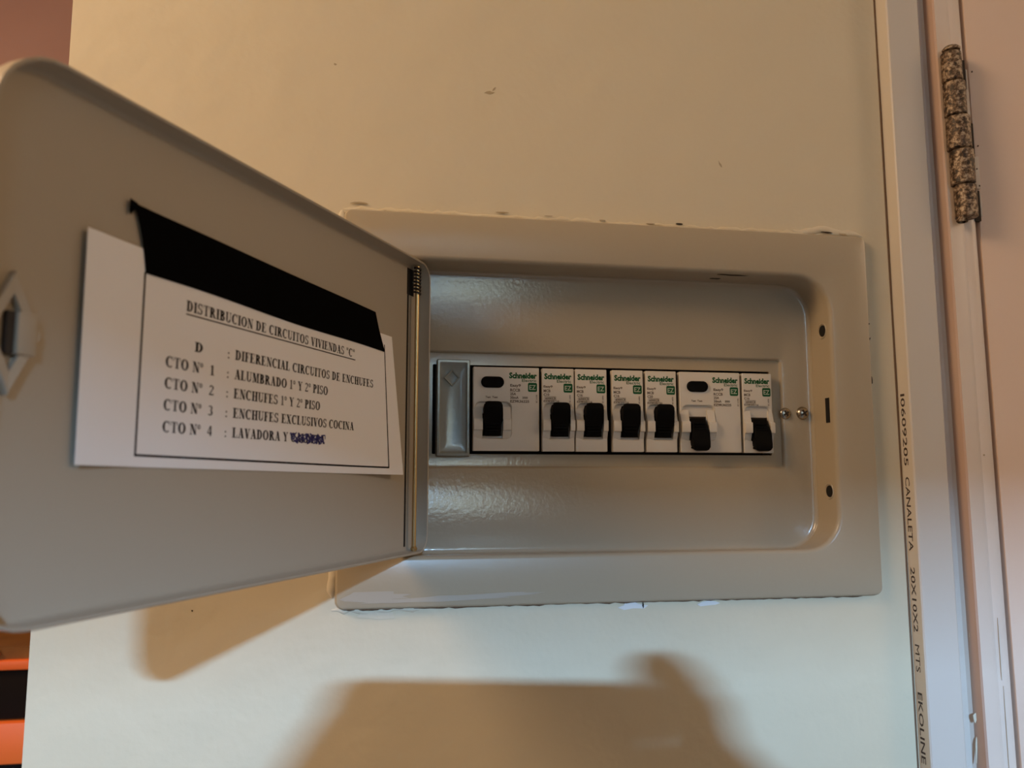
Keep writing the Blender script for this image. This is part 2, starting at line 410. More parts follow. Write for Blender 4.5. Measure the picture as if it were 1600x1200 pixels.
# ------------------------------------------------------------------ lettering
_cache = {}
def text_polys(s, off=.016):
    """2-D triangles of a string in Blender's built-in font (cap height about 0.7)"""
    if (s, off) in _cache: return _cache[(s, off)]
    c = bpy.data.curves.new('tmp', 'FONT'); c.body = s; c.resolution_u = 2; c.offset = off
    o = bpy.data.objects.new('tmp', c); COL.objects.link(o)
    dg = bpy.context.evaluated_depsgraph_get(); me = o.evaluated_get(dg).to_mesh()
    vs_ = [(v.co.x, v.co.y) for v in me.vertices]; fs = [tuple(p.vertices) for p in me.polygons]
    o.evaluated_get(dg).to_mesh_clear(); bpy.data.objects.remove(o); bpy.data.curves.remove(c)
    _cache[(s, off)] = (vs_, fs); return _cache[(s, off)]
def put_text(bm, s, x0, x1, z0, h, fn, cap=None, off=.016):
    """fit the string into x0..x1 with letters from z0 to z0+h; fn maps (x, z) to a 3-D point"""
    vs_, fs = text_polys(s, off)
    xa, xb = min(v[0] for v in vs_), max(v[0] for v in vs_)
    ya, yb = (0, cap) if cap else (min(v[1] for v in vs_), max(v[1] for v in vs_))
    q = [bm.verts.new(fn(x0 + (v[0] - xa) / (xb - xa) * (x1 - x0), z0 + (v[1] - ya) / (yb - ya) * h)) for v in vs_]
    for f in fs:
        try: bm.faces.new([q[i] for i in f])
        except ValueError: pass
CAP = max(v[1] for v in text_polys('H')[0])

# printed line down the trunking's left side
bm = bmesh.new()
def tfn(a, b): return Vector((TX0 - .06 - (-a - 30) * .003, 2.1 - b, -a)) - TO     # a: down, b: towards the room
for s, za, zb in (('I0609205', 32, -8), ('CANALETA', -14, -54.5), ('20X10X2', -63, -97.5), ('MTS', -104, -118.5), ('EKOLINE', -129, -165.5)):
    put_text(bm, s, -za, -zb, 0, 3.5, tfn, CAP, 0.0 if s == 'MTS' else .012)
finish('printed_text', bm, M['trunk_ink'], base, smooth=False, recalc=False)

# ------------------------------------------------------------------ the distribution panel
panel = empty('electrical_panel', (0, 0, 0))
tag(panel, 'beige metal electrical distribution panel set in the wall with its door swung open', 'electrical panel')
bm = bmesh.new()
oz0b = OZ0 - 2.4
rings = [rr(FX0 - .6, FX1 + .6, FZ0 - .6, FZ1 + .6, 4.6, WY + 6), rr(FX0 - .6, FX1 + .6, FZ0 - .6, FZ1 + .6, 4.6, WY - 1.0),
         rr(FX0, FX1, FZ0, FZ1, 4.0, 1.2), rr(FX0 + .5, FX1 - .5, FZ0 + .5, FZ1 - .5, 3.6, .3), rr(FX0 + 1.4, FX1 - 1.4, FZ0 + 1.4, FZ1 - 1.4, 3, 0),
         rr(OX0 - 2.2, OX1 + 2.2, OZ0 - 2.2, OZ1 + 2.2, (21.2, 9.2, 9.2, 21.2), 0), rr(OX0 - 1.0, OX1 + 1.0, OZ0 - 1.0, OZ1 + 1.0, (20, 8, 8, 20), .45),
         rr(OX0 - .2, OX1 + .2, OZ0 - .2, OZ1 + .2, (19.2, 7.2, 7.2, 19.2), 1.5), rr(OX0, OX1, OZ0, OZ1, (19, 7, 7, 19), 3),
         rr(OX0, OX1, OZ0 - 1.6, OZ1, (19, 7, 7, 19), DEP + 3), rr(OX0 - .5, OX1 + .5, OZ0 - 2, OZ1 + .5, (19, 7, 7, 19), 60)]
loops(bm, rings, False, True)
frame = finish('frame', bm, M['panel'], panel, angle=40)
# cover: pillowed edge, recessed field, cut-out
bm = bmesh.new()
cz0, cz1 = OZ0 - 1.2, OZ1 - .6
EX0, EX1, EZ0, EZ1 = -36, 178.8, -9.0, 53.0
CX0, CX1, CZ0, CZ1 = -21, 172.6, -1.9, 46.2
rings = [rr(OX0 + .05, OX1 - .05, OZ0 - 1.25, OZ1 - .05, (18.9, 6.9, 6.9, 18.9), DEP - 2.4), rr(OX0 + .3, OX1 - .35, OZ0 - .95, OZ1 - .35, (18.6, 6.6, 6.6, 18.6), DEP - 1.1),
         rr(OX0 + .9, OX1 - 1.1, OZ0 - .2, OZ1 - 1.1, (18, 6.2, 6.2, 18), DEP - .3), rr(OX0 + 2.2, OX1 - 2.4, OZ0 + 1.1, OZ1 - 2.4, (17, 6, 6, 17), DEP),
         rr(OX0 + 4, OX1 - 5, OZ0 + 3.5, OZ1 - 5, (16, 6, 6, 16), DEP + .05),
         rr(EX0 - 1.2, EX1 + 1.2, EZ0 - 1.0, EZ1 + 1.0, 2.6, DEP), rr(EX0 - .2, EX1 + .3, EZ0 - .2, EZ1 + .2, 2.2, DEP + .35), rr(EX0 + .3, EX1 - .3, EZ0 + .6, EZ1 - .5, 1.5, DEP + 2.0), rr(EX0 + 1.4, EX1 - 1.4, EZ0 + 1.8, EZ1 - 1.8, 1.2, DEP + 2.2),
         rr(CX0, CX1, CZ0, CZ1, .6, DEP + 2.2), rr(CX0, CX1, CZ0, CZ1, .6, DEP + 4.4)]
loops(bm, rings)
cover = finish('cover_plate', bm, M['cover'], panel, angle=50)
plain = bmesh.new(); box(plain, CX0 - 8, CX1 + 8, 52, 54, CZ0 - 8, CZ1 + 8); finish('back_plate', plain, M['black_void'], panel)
for (x, z, r, dome) in ((180.6, 22.0, 3.35, 1.5), (191.2, 22.3, 3.85, 2.6)):
    b_ = bmesh.new()
    yb = DEP
    lathe(b_, [(r * .9, -.4), (r, .1), (r * .97, .5), (r * .82, dome * .62), (r * .5, dome * .9), (r * .15, dome)], (x, yb, z), (0, -1, 0), 24)
    s = finish('screw', b_, M['screw'], panel, angle=50)
    b_ = bmesh.new(); q = r * .52
    box(b_, x - q, x + q, yb - dome - .12, yb - .4, z - .45, z + .45); box(b_, x - .45, x + .45, yb - dome - .14, yb - .4, z - q, z + q)
    for v in b_.verts:
        dx_, dz_ = v.co.x - x, v.co.z - z; a = .6
        v.co.x, v.co.z = x + dx_ * math.cos(a) - dz_ * math.sin(a), z + dx_ * math.sin(a) + dz_ * math.cos(a)
    finish('cross_recess', b_, M['screw_slot'], s)
# slot and fixing holes on the right inner side
bm = bmesh.new(); box(bm, OX1 - .25, OX1 + 5, 4.8, 8.6, 15.9, 29.7); finish('latch_slot', bm, M['black_void'], panel)
for z in (67.9, -21.9):
    b_ = bmesh.new(); lathe(b_, [(4.6, -1), (4.6, .1), (4.2, .45), (3.7, .3), (3.5, -.4)], (OX1, 8.8, z), (-1, 0, 0), 24)
    ho = finish('fixing_hole', b_, M['panel'], panel, angle=50)
    b_ = bmesh.new(); lathe(b_, [(3.2, -.3), (3.2, .5)], (OX1 + .1, 8.2, z), (-1, 0, 0), 24)
    finish('hole_hollow', b_, M['black_void'], ho)
# chipped enamel on the top inner side, pale smear on the flange
for (x, y, w, h) in ((143, 4.5, 17, 2.6), (136.5, 13.5, 6, 2.6)):
    b_ = bmesh.new(); ring = []
    for i in range(11):
        a = 2 * math.pi * i / 11; q = 1 + random.uniform(-.3, .3)
        ring.append((x + w / 2 * q * math.cos(a), y + h / 2 * q * math.sin(a), OZ1 - .12))
    loops(b_, [[(p[0], p[1], OZ1 + .1) for p in ring], ring], False, True); finish('enamel_chip', b_, M['crack'], panel)
patch('paint_smear', -12, FZ0 + 4.2, 86, 2.6, M['smear'], y=-.08, n=26, rough=.22, parent=panel, rot=.03)
patch('paint_smear', -50, FZ0 + 5.6, 30, 4.5, M['smear'], y=-.07, n=18, rough=.3, parent=panel)

# --- the panel's open door (local axes: x towards the hinge, y away from the viewer, z up)
HX, HY, HANG = -29.94, -1.10, R(180 - 119.943)
pdoor = empty('panel_door', (HX, HY, 0), HANG); pdoor.parent = panel
DX0, DX1, DZ0, DZ1 = -227.0, 13.0, -51.8, 96.0
RD = (9, 19, 19, 9)
def inset(d): return tuple(max(.5, r - d) for r in RD)
bm = bmesh.new()
rings = [rr(DX0 + 2.8, DX1 - 2.8, DZ0 + 2.8, DZ1 - 2.8, inset(2.8), 7.4), rr(DX0 + 1.9, DX1 - 1.9, DZ0 + 1.9, DZ1 - 1.9, inset(1.9), 7.1), rr(DX0 + 1.3, DX1 - 1.3, DZ0 + 1.3, DZ1 - 1.3, inset(1.3), 6.2),
         rr(DX0 + 1.1, DX1 - 1.1, DZ0 + 1.1, DZ1 - 1.1, inset(1.1), .2), rr(DX0 + .6, DX1 - .6, DZ0 + .6, DZ1 - .6, inset(.6), -.1), rr(DX0, DX1, DZ0, DZ1, RD, .3), rr(DX0, DX1, DZ0, DZ1, RD, 6.0), rr(DX0 + .8, DX1 - .8, DZ0 + .8, DZ1 - .8, inset(.8), 8.0), rr(DX0 + 2.6, DX1 - 2.6, DZ0 + 2.6, DZ1 - 2.6, inset(2.6), 8.8)]
loops(bm, rings, True, True)
finish('door_pan', bm, M['panel_door'], pdoor, angle=45)
# hinge rod, spring and the dark slot beside it
RX, RY_ = 4.6, 3.6
bm = bmesh.new(); tube(bm, (RX, RY_, DZ0 + 1.2), (RX, RY_, DZ1 - 2), 1.05, 14); lathe(bm, [(.3, 0), (1.5, .4), (1.7, 1.3), (1.2, 2.2), (.5, 2.6)], (RX, RY_, DZ0 + 1.3), (0, 0, 1), 14)
rod = finish('hinge_rod', bm, M['brass'], pdoor)
bm = bmesh.new(); turns, kk = 8, 12
pts = [Vector((RX + 1.55 * math.cos(2*math.pi*i/kk), RY_ + 1.55 * math.sin(2*math.pi*i/kk), DZ1 - 2.2 - 14.5 * i / (turns * kk))) for i in range(turns * kk + 1)]
rings = []
for i, p in enumerate(pts):
    t = (pts[min(i + 1, len(pts) - 1)] - pts[max(i - 1, 0)]).normalized(); a = t.cross(Vector((0, 0, 1))).normalized(); b = t.cross(a)
    rings.append([p + (a * math.cos(2*math.pi*q/6) + b * math.sin(2*math.pi*q/6)) * .55 for q in range(6)])
loops(bm, rings, True, True); finish('spring', bm, M['spring'], pdoor, angle=60)
bm = bmesh.new(); box(bm, .4, 7.4, 7.2, 8.2, DZ1 - 17, DZ1 - 3.2); finish('spring_slot', bm, M['black_void'], pdoor)
bm = bmesh.new(); box(bm, .8, 2.2, 7.2, 8.2, DZ0 + 3.5, DZ1 - 17); finish('rod_shade', bm, M['black_void'], pdoor)  # black strip put in for the shade beside the rod
# raised diamond emblem with the latch tongue
def diamond(bm, cx, cz, w, h, t, y0, y1):
    o_ = [(cx + w, cz), (cx, cz + h), (cx - w, cz), (cx, cz - h)]
    k = 1 - t / min(w, h) * 1.25
    i_ = [(cx + w * k, cz), (cx, cz + h * k), (cx - w * k, cz), (cx, cz - h * k)]
    L4 = lambda P, y: [(p[0], y, p[1]) for p in P]
    loops(bm, [L4(i_, y0), L4(i_, y1 + .3), L4([(cx + (p[0] - cx) * .96, cz + (p[1] - cz) * .96) for p in o_], y1), L4(o_, y1 + .5), L4(o_, y0)])
bm = bmesh.new(); diamond(bm, -214.4, 22.5, 8.2, 16.0, 2.4, 7.6, 5.0)
emb = finish('latch_emblem', bm, M['panel_door'], pdoor, smooth=False)
bm = bmesh.new(); box(bm, -213.4, -208.0, 4.4, 7.6, 17.0, 28, bev=.5); finish('latch_tongue', bm, M['panel_door'], emb)
bm = bmesh.new(); box(bm, -215.6, -213.5, 5.6, 7.6, 17.0, 28); finish('latch_groove', bm, M['screw_slot'], emb)

# --- modules
GRP = 'breakers in the row on the panel'
def fr(x, z): return Vector((x, -.04, z))
def ear(bm, x0, x1):
    prof = [(3, 6.6), (.3, 6.6), (-.6, 8.6), (-1.4, 10.9), (-2.6, 11.1), (-2.8, 11.6), (-2.8, 16.4), (-2.6, 16.9), (-1.3, 17.1), (-.5, 20), (.3, 23.6), (3, 23.6)]
    prism_xz(bm, prof, x0, x1)
def slab(bm, W, h0, h1):
    """front body with the hollow round the toggle"""
    loops(bm, [rr(0, W, 0, 45, .5, 3.6, 5), rr(0, W, 0, 45, .5, .45, 5), rr(.18, W - .18, .18, 44.82, .5, .1, 5), rr(.5, W - .5, .9, 44.5, .5, 0, 5),
               rr(h0, h1, 6.2, 26.6, 3.4, 0, 5), rr(h0 + .5, h1 - .5, 6.7, 26.1, 3.0, .5, 5), rr(h0 + .8, h1 - .8, 7.0, 25.8, 2.8, 1.5, 5)], True, True)
def toggle_mesh(up):
    #  (y, z, half width)
    P = [(3, 7.9, 4.6), (-.4, 8.0, 4.6), (-1.9, 10.6, 4.4), (-2.6, 13.6, 4.15), (-3.2, 16.4, 4.4), (-4.2, 19.0, 5.1), (-5.2, 22.0, 5.5), (-5.6, 24.4, 5.2), (-5.0, 25.9, 4.2), (-3.6, 26.3, 3.6), (-2.2, 25.4, 4.6), (-.6, 24.0, 4.9), (3, 23.4, 4.6)]
    if not up: P = [(y, 28.2 - z - 1.1, w) for y, z, w in P]
    b_ = bmesh.new()
    a = [b_.verts.new((-w, y, z)) for y, z, w in P]; c = [b_.verts.new((w, y, z)) for y, z, w in P]; n_ = len(P)
    side = []
    for i in range(n_):
        j = (i + 1) % n_; b_.faces.new((a[i], a[j], c[j], c[i]))
    fa, fc = b_.faces.new(a), b_.faces.new(c)
    bmesh.ops.bevel(b_, geom=list({e for f in (fa, fc) for e in f.edges}), offset=1.0, segments=3, affect='EDGES', profile=.5)
    # grip ribs
    zc = 12.6 if up else 14.4
    for q in (-1.6, 0, 1.6): box(b_, -3.4, 3.4, -3.1, -1.6, zc + q - .3, zc + q + .3)
    return b_
def label_lines(bm, lines):
    for (s, x0, x1, z, h) in lines: put_text(bm, s, x0, x1, z, h, fr, None, .035)
def vtext(bm, s, x, z0, z1, h):
    put_text(bm, s, z0, z1, 0, h, lambda a, b: Vector((x - b, -.04, a)))
def rrect2(bm, x0, x1, z0, z1, r, y0, y1):
    loops(bm, [rr(x0, x1, z0, z1, r, y1, 4), rr(x0, x1, z0, z1, r, y0, 4)], False, True)

proto = {}
def build_module(kind, up, rating, code, x, z, label, tname):
    t = empty(tname, (x, 19.9, z)); tag(t, label, 'breaker', GRP)
    wide = kind == 'rccb'; W = 35.9 if wide else 17.75
    key = ('body', kind)
    def part(key, name, builder, m_, parent, **kw):
        if key in proto:
            o = proto[key].copy(); link(o, parent); o.name = name; return o
        o = finish(name, builder(), m_, parent, **kw); proto[key] = o; return o
    def body():
        b_ = bmesh.new()
        if wide:
            slab(b_, W, .7, 21.0); ear(b_, .15, 4.9); ear(b_, 15.9, 20.2)
        else:
            slab(b_, W, .6, W - .6); ear(b_, .1, 4.2); ear(b_, 15.1, W - .1)
        return b_
    part(('body', kind), 'body', body, M['module'], t, angle=25)
    tg = part(('toggle', up), 'toggle', lambda: toggle_mesh(up), M['black'], t, angle=40)
    tg.location = Vector((10.4 if wide else 9.65, 0, 0)) * MM
    b_ = bmesh.new(); box(b_, 5.2 if wide else 4.5, 15.5 if wide else 14.8, 1.3, 3.0, 8.0, 20.0)
    if ('well', kind) in proto:
        b_.free(); o = proto[('well', kind)].copy(); link(o, t); o.name = 'toggle_well'
    else: proto[('well', kind)] = finish('toggle_well', b_, M['screw_slot'], t)
    if wide:
        def tb():
            q = bmesh.new()
            loops(q, [rr(4.2, 16.6, 33.8, 39.8, 2.9, 1.5, 6), rr(4.2, 16.6, 33.8, 39.8, 2.9, -.6, 6), rr(4.8, 16.0, 34.4, 39.2, 2.4, -1.2, 6), rr(6.5, 14.3, 35.6, 38, 1.2, -1.0, 6)], False, True)
            return q
        part(('test',), 'test_button', tb, M['black'], t)
    xo = 19.4 if wide else 1.2
    def logo():
        q = bmesh.new()
        put_text(q, 'Schneider', xo, xo + 15.2, 39.2, 3.1, fr, max(v[1] for v in text_polys('S', .05)[0]), .05)
        return q
    lg = part(('logo', kind), 'logo_print', logo, M['green'], t, smooth=False, recalc=False)
    def logo2():
        q = bmesh.new(); put_text(q, 'Electric', xo + 7, xo + 15.0, 37.2, 1.6, fr); return q
    part(('logo2', kind), 'logo_print', logo2, M['green'], t, smooth=False, recalc=False)
    bx = 29.7 if wide else 11.9
    def badge():
        q = bmesh.new(); rrect2(q, bx, bx + 5.0, 31.9, 36.8, .8, -.06, .2); return q
    bd = part(('badge', kind), 'badge', badge, M['badge'], t)
    def bl():
        q = bmesh.new(); put_text(q, 'EZ', bx + .7, bx + 4.3, 33.0, 2.6, lambda a, b: Vector((a, -.1, b))); return q
    part(('badge_l', kind), 'badge_letters', bl, M['badge_ink'], bd, smooth=False, recalc=False)
    q = bmesh.new(); lx = 20.0 if wide else .8
    if wide:
        label_lines(q, [('Easy9', lx, lx + 5.8, 34.1, 1.9), ('RCCB', lx, lx + 5.4, 31.9, 1.6), (rating, lx, lx + 3.2, 29.9, 1.5), ('30mA', lx, lx + 4.6, 27.9, 1.5), ('3000', lx + 6.6, lx + 9.6, 28.0, 1.3), (code, lx, lx + 10.4, 25.9, 1.5), ('Test', 6.6, 9.4, 28.2, 1.1), ('Test', 10.2, 13.2, 28.2, 1.1)])
        vtext(q, 'IEC 61008', 34.9, 26, 30.4, .9)
    else:
        label_lines(q, [('Easy9', lx, lx + 5.0, 34.1, 1.6), ('MCB', lx, lx + 3.8, 31.9, 1.6), (rating, lx, lx + 3.2, 29.9, 1.5), ('6000', lx + 1.0, lx + 4.8, 27.9, 1.5), ('3', lx + 5.4, lx + 6.6, 27.9, 1.5), (code, lx, lx + 8.6, 25.9 + .6, 1.1)])
        vtext(q, 'IEC 60898', 15.9, 26.6, 30.6, .9)
        for (a, c) in ((lx + .6, lx + 5.1), (lx + 5.1, lx + 6.9)):
            for (z0, z1, x0, x1) in ((27.5, 27.65, a, c), (29.5, 29.65, a, c), (27.5, 29.65, a, a + .15), (27.5, 29.65, c - .15, c)):
                q.faces.new([q.verts.new(fr(*p)) for p in ((x0, z0), (x1, z0), (x1, z1), (x0, z1))])
    finish('rating_print', q, M['grey_ink'], t, smooth=False, recalc=False)
    return t
MODS = [('rccb', True, '25A', 'EZ9R36225', .3, 'residual_current_breaker', 'wide white breaker with black test button and toggle up, beside the grey blank'),
        ('mcb', True, 'C10', 'EZ9F34110', 37.8, 'circuit_breaker', 'narrow white breaker with toggle up, right against the wide breaker at the left'),
        ('mcb', True, 'C16', 'EZ9F34116', 56.3, 'circuit_breaker', 'narrow white breaker with toggle up, second of four, left of the widest black gap'),
        ('mcb', True, 'C16', 'EZ9F34116', 77.1, 'circuit_breaker', 'narrow white breaker with toggle up, just right of the widest black gap'),
        ('mcb', True, 'C20', 'EZ9F34120', 96.4, 'circuit_breaker', 'narrow white breaker with toggle up, touching the wide breaker whose toggle is down'),
        ('rccb', False, '25A', 'EZ9R36225', 116.1, 'residual_current_breaker', 'wide white breaker with black test button and toggle switched down'),
        ('mcb', False, 'C16', 'EZ9F34116', 153.5, 'circuit_breaker', 'narrow white breaker with toggle switched down, at right end beside the screws')]
for (k, up, rt_, code, x, nm, lab) in MODS:
    build_module(k, up, rt_, code, x, -.35 - .002 * x, lab, nm)

# grey blanking module with a moulded diamond
blank = empty('blank_module', (-19.0, 20.6, -3.3)); tag(blank, 'glossy grey blank filler module with moulded diamond, left of the breaker row', 'blank module')
bm = bmesh.new()
loops(bm, [rr(0, 17.8, 0, 51.8, .6, 30, 3), rr(0, 17.8, 0, 51.8, .6, 1.2, 3), rr(.5, 17.3, .5, 51.3, .6, .2, 3), rr(1.5, 16.3, 1.6, 50.2, .6, .2, 3), rr(2.1, 15.7, 2.8, 48.6, .6, 1.6, 3), rr(4.5, 13.4, 6, 45, 2, 2.2, 3)], False, True)
finish('body', bm, M['blank'], blank, angle=30)
bm = bmesh.new()
diamond(bm, 8.2, 41.8, 4.4, 4.6, .9, 2.3, .7); finish('emblem', bm, M['blank'], blank, smooth=False)

# ------------------------------------------------------------------ the notice on the door
def lift(u, z):
    s = min(1, max(0, (72 - u) / 57)); w = min(1, max(0, (56 - z) / 68))
    l = 6.2 * w * s ** 2.6
    s2 = min(1, max(0, (u - 165) / 26)); l += 1.6 * s2 ** 1.5 + .25
    return l
FACE = 7.35
def npt(u, z, k=0.0): return Vector((-u - 0.8 * max(0, u) / 190, FACE - lift(u, z) - k, z))
notice = empty('paper_notice', (HX, HY, 0), HANG)
tag(notice, 'white printed paper notice listing the circuits, stuck inside the open panel door', 'notice')
def patch_uv(name, corners, m_, parent, nu=28, nv=12, k=0.0, th=.12, edge=None):
    """corners (u,z): TL TR BR BL bilinear sheet with thickness"""
    b_ = bmesh.new(); g = []; gb = []
    TL, TR, BR, BL = [Vector(c) for c in corners]
    for j in range(nv + 1):
        row, rb = [], []
        for i in range(nu + 1):
            s, t = i / nu, j / nv
            p = (TL * (1 - s) + TR * s) * (1 - t) + (BL * (1 - s) + BR * s) * t
            if edge: p = edge(s, t, p)
            row.append(b_.verts.new(npt(p.x, p.y, k + th))); rb.append(b_.verts.new(npt(p.x, p.y, k)))
        g.append(row); gb.append(rb)
    for j in range(nv):
        for i in range(nu):
            b_.faces.new((g[j][i], g[j][i + 1], g[j + 1][i + 1], g[j + 1][i]))
            b_.faces.new((gb[j][i], gb[j + 1][i], gb[j + 1][i + 1], gb[j][i + 1]))
    for i in range(nu):
        b_.faces.new((g[0][i], gb[0][i], gb[0][i + 1], g[0][i + 1])); b_.faces.new((g[nv][i], g[nv][i + 1], gb[nv][i + 1], gb[nv][i]))
    for j in range(nv):
        b_.faces.new((g[j][0], g[j + 1][0], gb[j + 1][0], gb[j][0])); b_.faces.new((g[j][nu], gb[j][nu], gb[j + 1][nu], g[j + 1][nu]))
    return finish(name, b_, m_, parent)
sheet = patch_uv('sheet', [(193.0, 56.0), (15.6, 54.0), (13.0, -13.0), (192.6, -10.6)], M['paper'], notice, 48, 16)

# a small serif face, drawn stroke by stroke (cap height 1)
S_, T_, F_ = .25, .10, .08
def glyph(ch):
    P = []
    def rect(x0, x1, y0, y1): P.append([(x0, y0), (x1, y0), (x1, y1), (x0, y1)])
    def ln(xa, ya, xb, yb, w): P.append([(xa - w/2, ya), (xa + w/2, ya), (xb + w/2, yb), (xb - w/2, yb)])
    def arc(cx, cy, rx, ry, a0, a1, wv=S_, wh=T_, k=14):
        for i in range(k):
            t0, t1 = R(a0 + (a1 - a0) * i / k), R(a0 + (a1 - a0) * (i + 1) / k)
            def pt(t, o):
                return (cx + (rx - o * wv) * math.cos(t), cy + (ry - o * wh) * math.sin(t))
            P.append([pt(t0, 0), pt(t1, 0), pt(t1, 1), pt(t0, 1)])
    def serif(x0, x1, top=True, bot=True):
        if bot: rect(x0, x1, 0, F_)
        if top: rect(x0, x1, 1 - F_, 1)
    def stem(x, w=S_, top=True, bot=True, e=.09):
        rect(x, x + w, 0, 1); serif(x - e, x + w + e, top, bot)
    W = .8
    if ch == 'A': ln(.14, 0, .42, 1, .08); ln(.64, 0, .40, 1, S_); rect(.22, .56, .3, .37); rect(0, .27, 0, F_); rect(.46, .82, 0, F_); W = .82
    elif ch == 'B': stem(.09); arc(.34, .745, .3, .255, -90, 90); arc(.34, .27, .36, .27, -90, 90); rect(.2, .36, .93, 1); rect(.2, .36, .47, .54); rect(.2, .36, 0, .07); W = .74
    elif ch == 'C': arc(.44, .5, .44, .52, 48, 312, k=20); rect(.70, .76, .66, 1.0); W = .82
    elif ch == 'D': stem(.09); arc(.34, .5, .45, .5, -90, 90, k=18); rect(.2, .36, .93, 1); rect(.2, .36, 0, .07); W = .84
    elif ch == 'E': stem(.09); rect(.2, .66, .93, 1); rect(.2, .7, 0, .07); rect(.2, .5, .475, .545); rect(.6, .66, .74, 1); rect(.64, .7, 0, .28); rect(.46, .51, .37, .65); W = .76
    elif ch == 'F': stem(.09); rect(.2, .64, .93, 1); rect(.2, .48, .475, .545); rect(.58, .64, .74, 1); rect(.44, .49, .37, .65); W = .68
    elif ch == 'H': stem(.09); stem(.56); rect(.2, .65, .47, .54); W = .88
    elif ch == 'I': stem(.09); W = .42
    elif ch == 'L': stem(.09); rect(.2, .68, 0, .07); rect(.62, .68, 0, .3); W = .72
    elif ch == 'M': rect(.12, .19, 0, 1); serif(.02, .3); ln(.24, 1, .5, .05, S_); ln(.5, .05, .76, 1, .08); rect(.74, .94, 0, 1); serif(.66, 1.02); W = 1.04
    elif ch == 'N': rect(.12, .19, 0, 1); rect(.02, .29, 0, F_); rect(0, .26, 1 - F_, 1); ln(.2, 1, .66, .02, S_); rect(.66, .73, 0, 1); rect(.56, .84, 1 - F_, 1); W = .84
    elif ch == 'O': arc(.43, .5, .43, .52, 0, 360, k=28); W = .88
    elif ch == 'P': stem(.09); arc(.34, .72, .34, .28, -90, 90); rect(.2, .36, .93, 1); rect(.2, .36, .44, .51); W = .70
    elif ch == 'R': stem(.09); arc(.34, .74, .32, .26, -90, 90); rect(.2, .36, .93, 1); rect(.2, .36, .48, .55); ln(.72, 0, .42, .5, S_); rect(.6, .86, 0, F_); W = .84
    elif ch == 'S': arc(.33, .74, .29, .28, 20, 270, wv=.17, wh=.085); arc(.33, .27, .31, .29, -160, 90, wv=.19, wh=.085); rect(.53, .59, .68, 1); rect(.03, .09, 0, .33); W = .68
    elif ch == 'T': rect(.29, .49, 0, 1); rect(.2, .58, 0, F_); rect(.03, .75, .93, 1); rect(.03, .09, .68, 1); rect(.69, .75, .68, 1); W = .78
    elif ch == 'U': rect(.1, .3, .28, 1); rect(.01, .39, 1 - F_, 1); arc(.41, .29, .31, .31, 180, 360, wv=.2, wh=.08); rect(.64, .71, .28, 1); rect(.54, .82, 1 - F_, 1); W = .84
    elif ch == 'V': ln(.18, 1, .42, 0, S_); ln(.42, 0, .66, 1, .08); rect(0, .36, 1 - F_, 1); rect(.54, .8, 1 - F_, 1); W = .80
    elif ch == 'X': ln(.16, 1, .62, 0, S_); ln(.14, 0, .6, 1, .08); serif(0, .34); serif(.48, .8); W = .82
    elif ch == 'Y': ln(.16, 1, .42, .44, S_); ln(.42, .44, .66, 1, .08); rect(.31, .51, 0, .5); rect(.22, .6, 0, F_); rect(0, .34, 1 - F_, 1); rect(.54, .8, 1 - F_, 1); W = .80
    elif ch == '1': rect(.2, .38, 0, 1); rect(.1, .48, 0, F_); ln(.12, .84, .28, 1, .1); W = .56
    elif ch == '2': arc(.29, .72, .26, .28, -20, 160, wv=.16, wh=.09); ln(.1, .08, .44, .62, .13); rect(.04, .54, 0, .12); rect(.5, .56, 0, .24); W = .6
    elif ch == '3': arc(.26, .75, .23, .25, -80, 150, wv=.15, wh=.08); arc(.25, .28, .27, .29, -150, 85, wv=.18, wh=.085); W = .58
    elif ch == '4': rect(.32, .48, 0, 1); ln(.06, .3, .36, 1, .09); rect(.03, .56, .24, .34); W = .6
    elif ch == 'º': arc(.18, .78, .18, .22, 0, 360, wv=.11, wh=.07, k=16); W = .36
    elif ch == ':': rect(.1, .28, 0, .17); rect(.1, .28, .5, .67); W = .38
    elif ch == '"': ln(.12, .66, .12, 1, .12); ln(.34, .66, .34, 1, .12); W = .48
    elif ch == ' ': W = .34
    return P, W
def line_polys(s):
    x = 0; out = []
    for ch in s:
        P, W = glyph(ch)
        for p in P: out.append([(a + x, b) for a, b in p])
        x += W + .06
    return out, x - .06
def notice_text(bm, s, u0, u1, z0, z1, h, k=.16):
    polys, w = line_polys(s)
    for p in polys:
        vv = []
        for a, b in p:
            s_ = a / w; vv.append(bm.verts.new(npt(u0 + (u1 - u0) * s_, z0 + (z1 - z0) * s_ + b * h, k)))
        try: bm.faces.new(vv)
        except ValueError: pass
bm = bmesh.new()
notice_text(bm, 'DISTRIBUCION DE CIRCUITOS VIVIENDAS "C"', 152.4, 49.0, 40.1, 39.1, 3.6)
for i in range(24):
    ua, ub = 152.4 - 103.9 * i / 24, 152.4 - 103.9 * (i + 1) / 24; za, zb = 39.3 - 1.0 * i / 24, 39.3 - 1.0 * (i + 1) / 24
    bm.faces.new([bm.verts.new(npt(*p, .16)) for p in ((ua, za - .45), (ub, zb - .45), (ub, zb), (ua, za))])
finish('printed_text', bm, M['ink'], sheet, smooth=False, recalc=False)
ROWS = [('D', None, 'DIFERENCIAL CIRCUITOS DE ENCHUFES', 33.7, 27.3), ('1', 1, 'ALUMBRADO 1º Y 2º PISO', 69.4, 20.4), ('2', 1, 'ENCHUFES 1º Y 2º PISO', 74.8, 13.6), ('3', 1, 'ENCHUFES EXCLUSIVOS COCINA', 49.0, 6.7), ('4', 1, 'LAVADORA Y CALDERA', 70.8, -.2)]
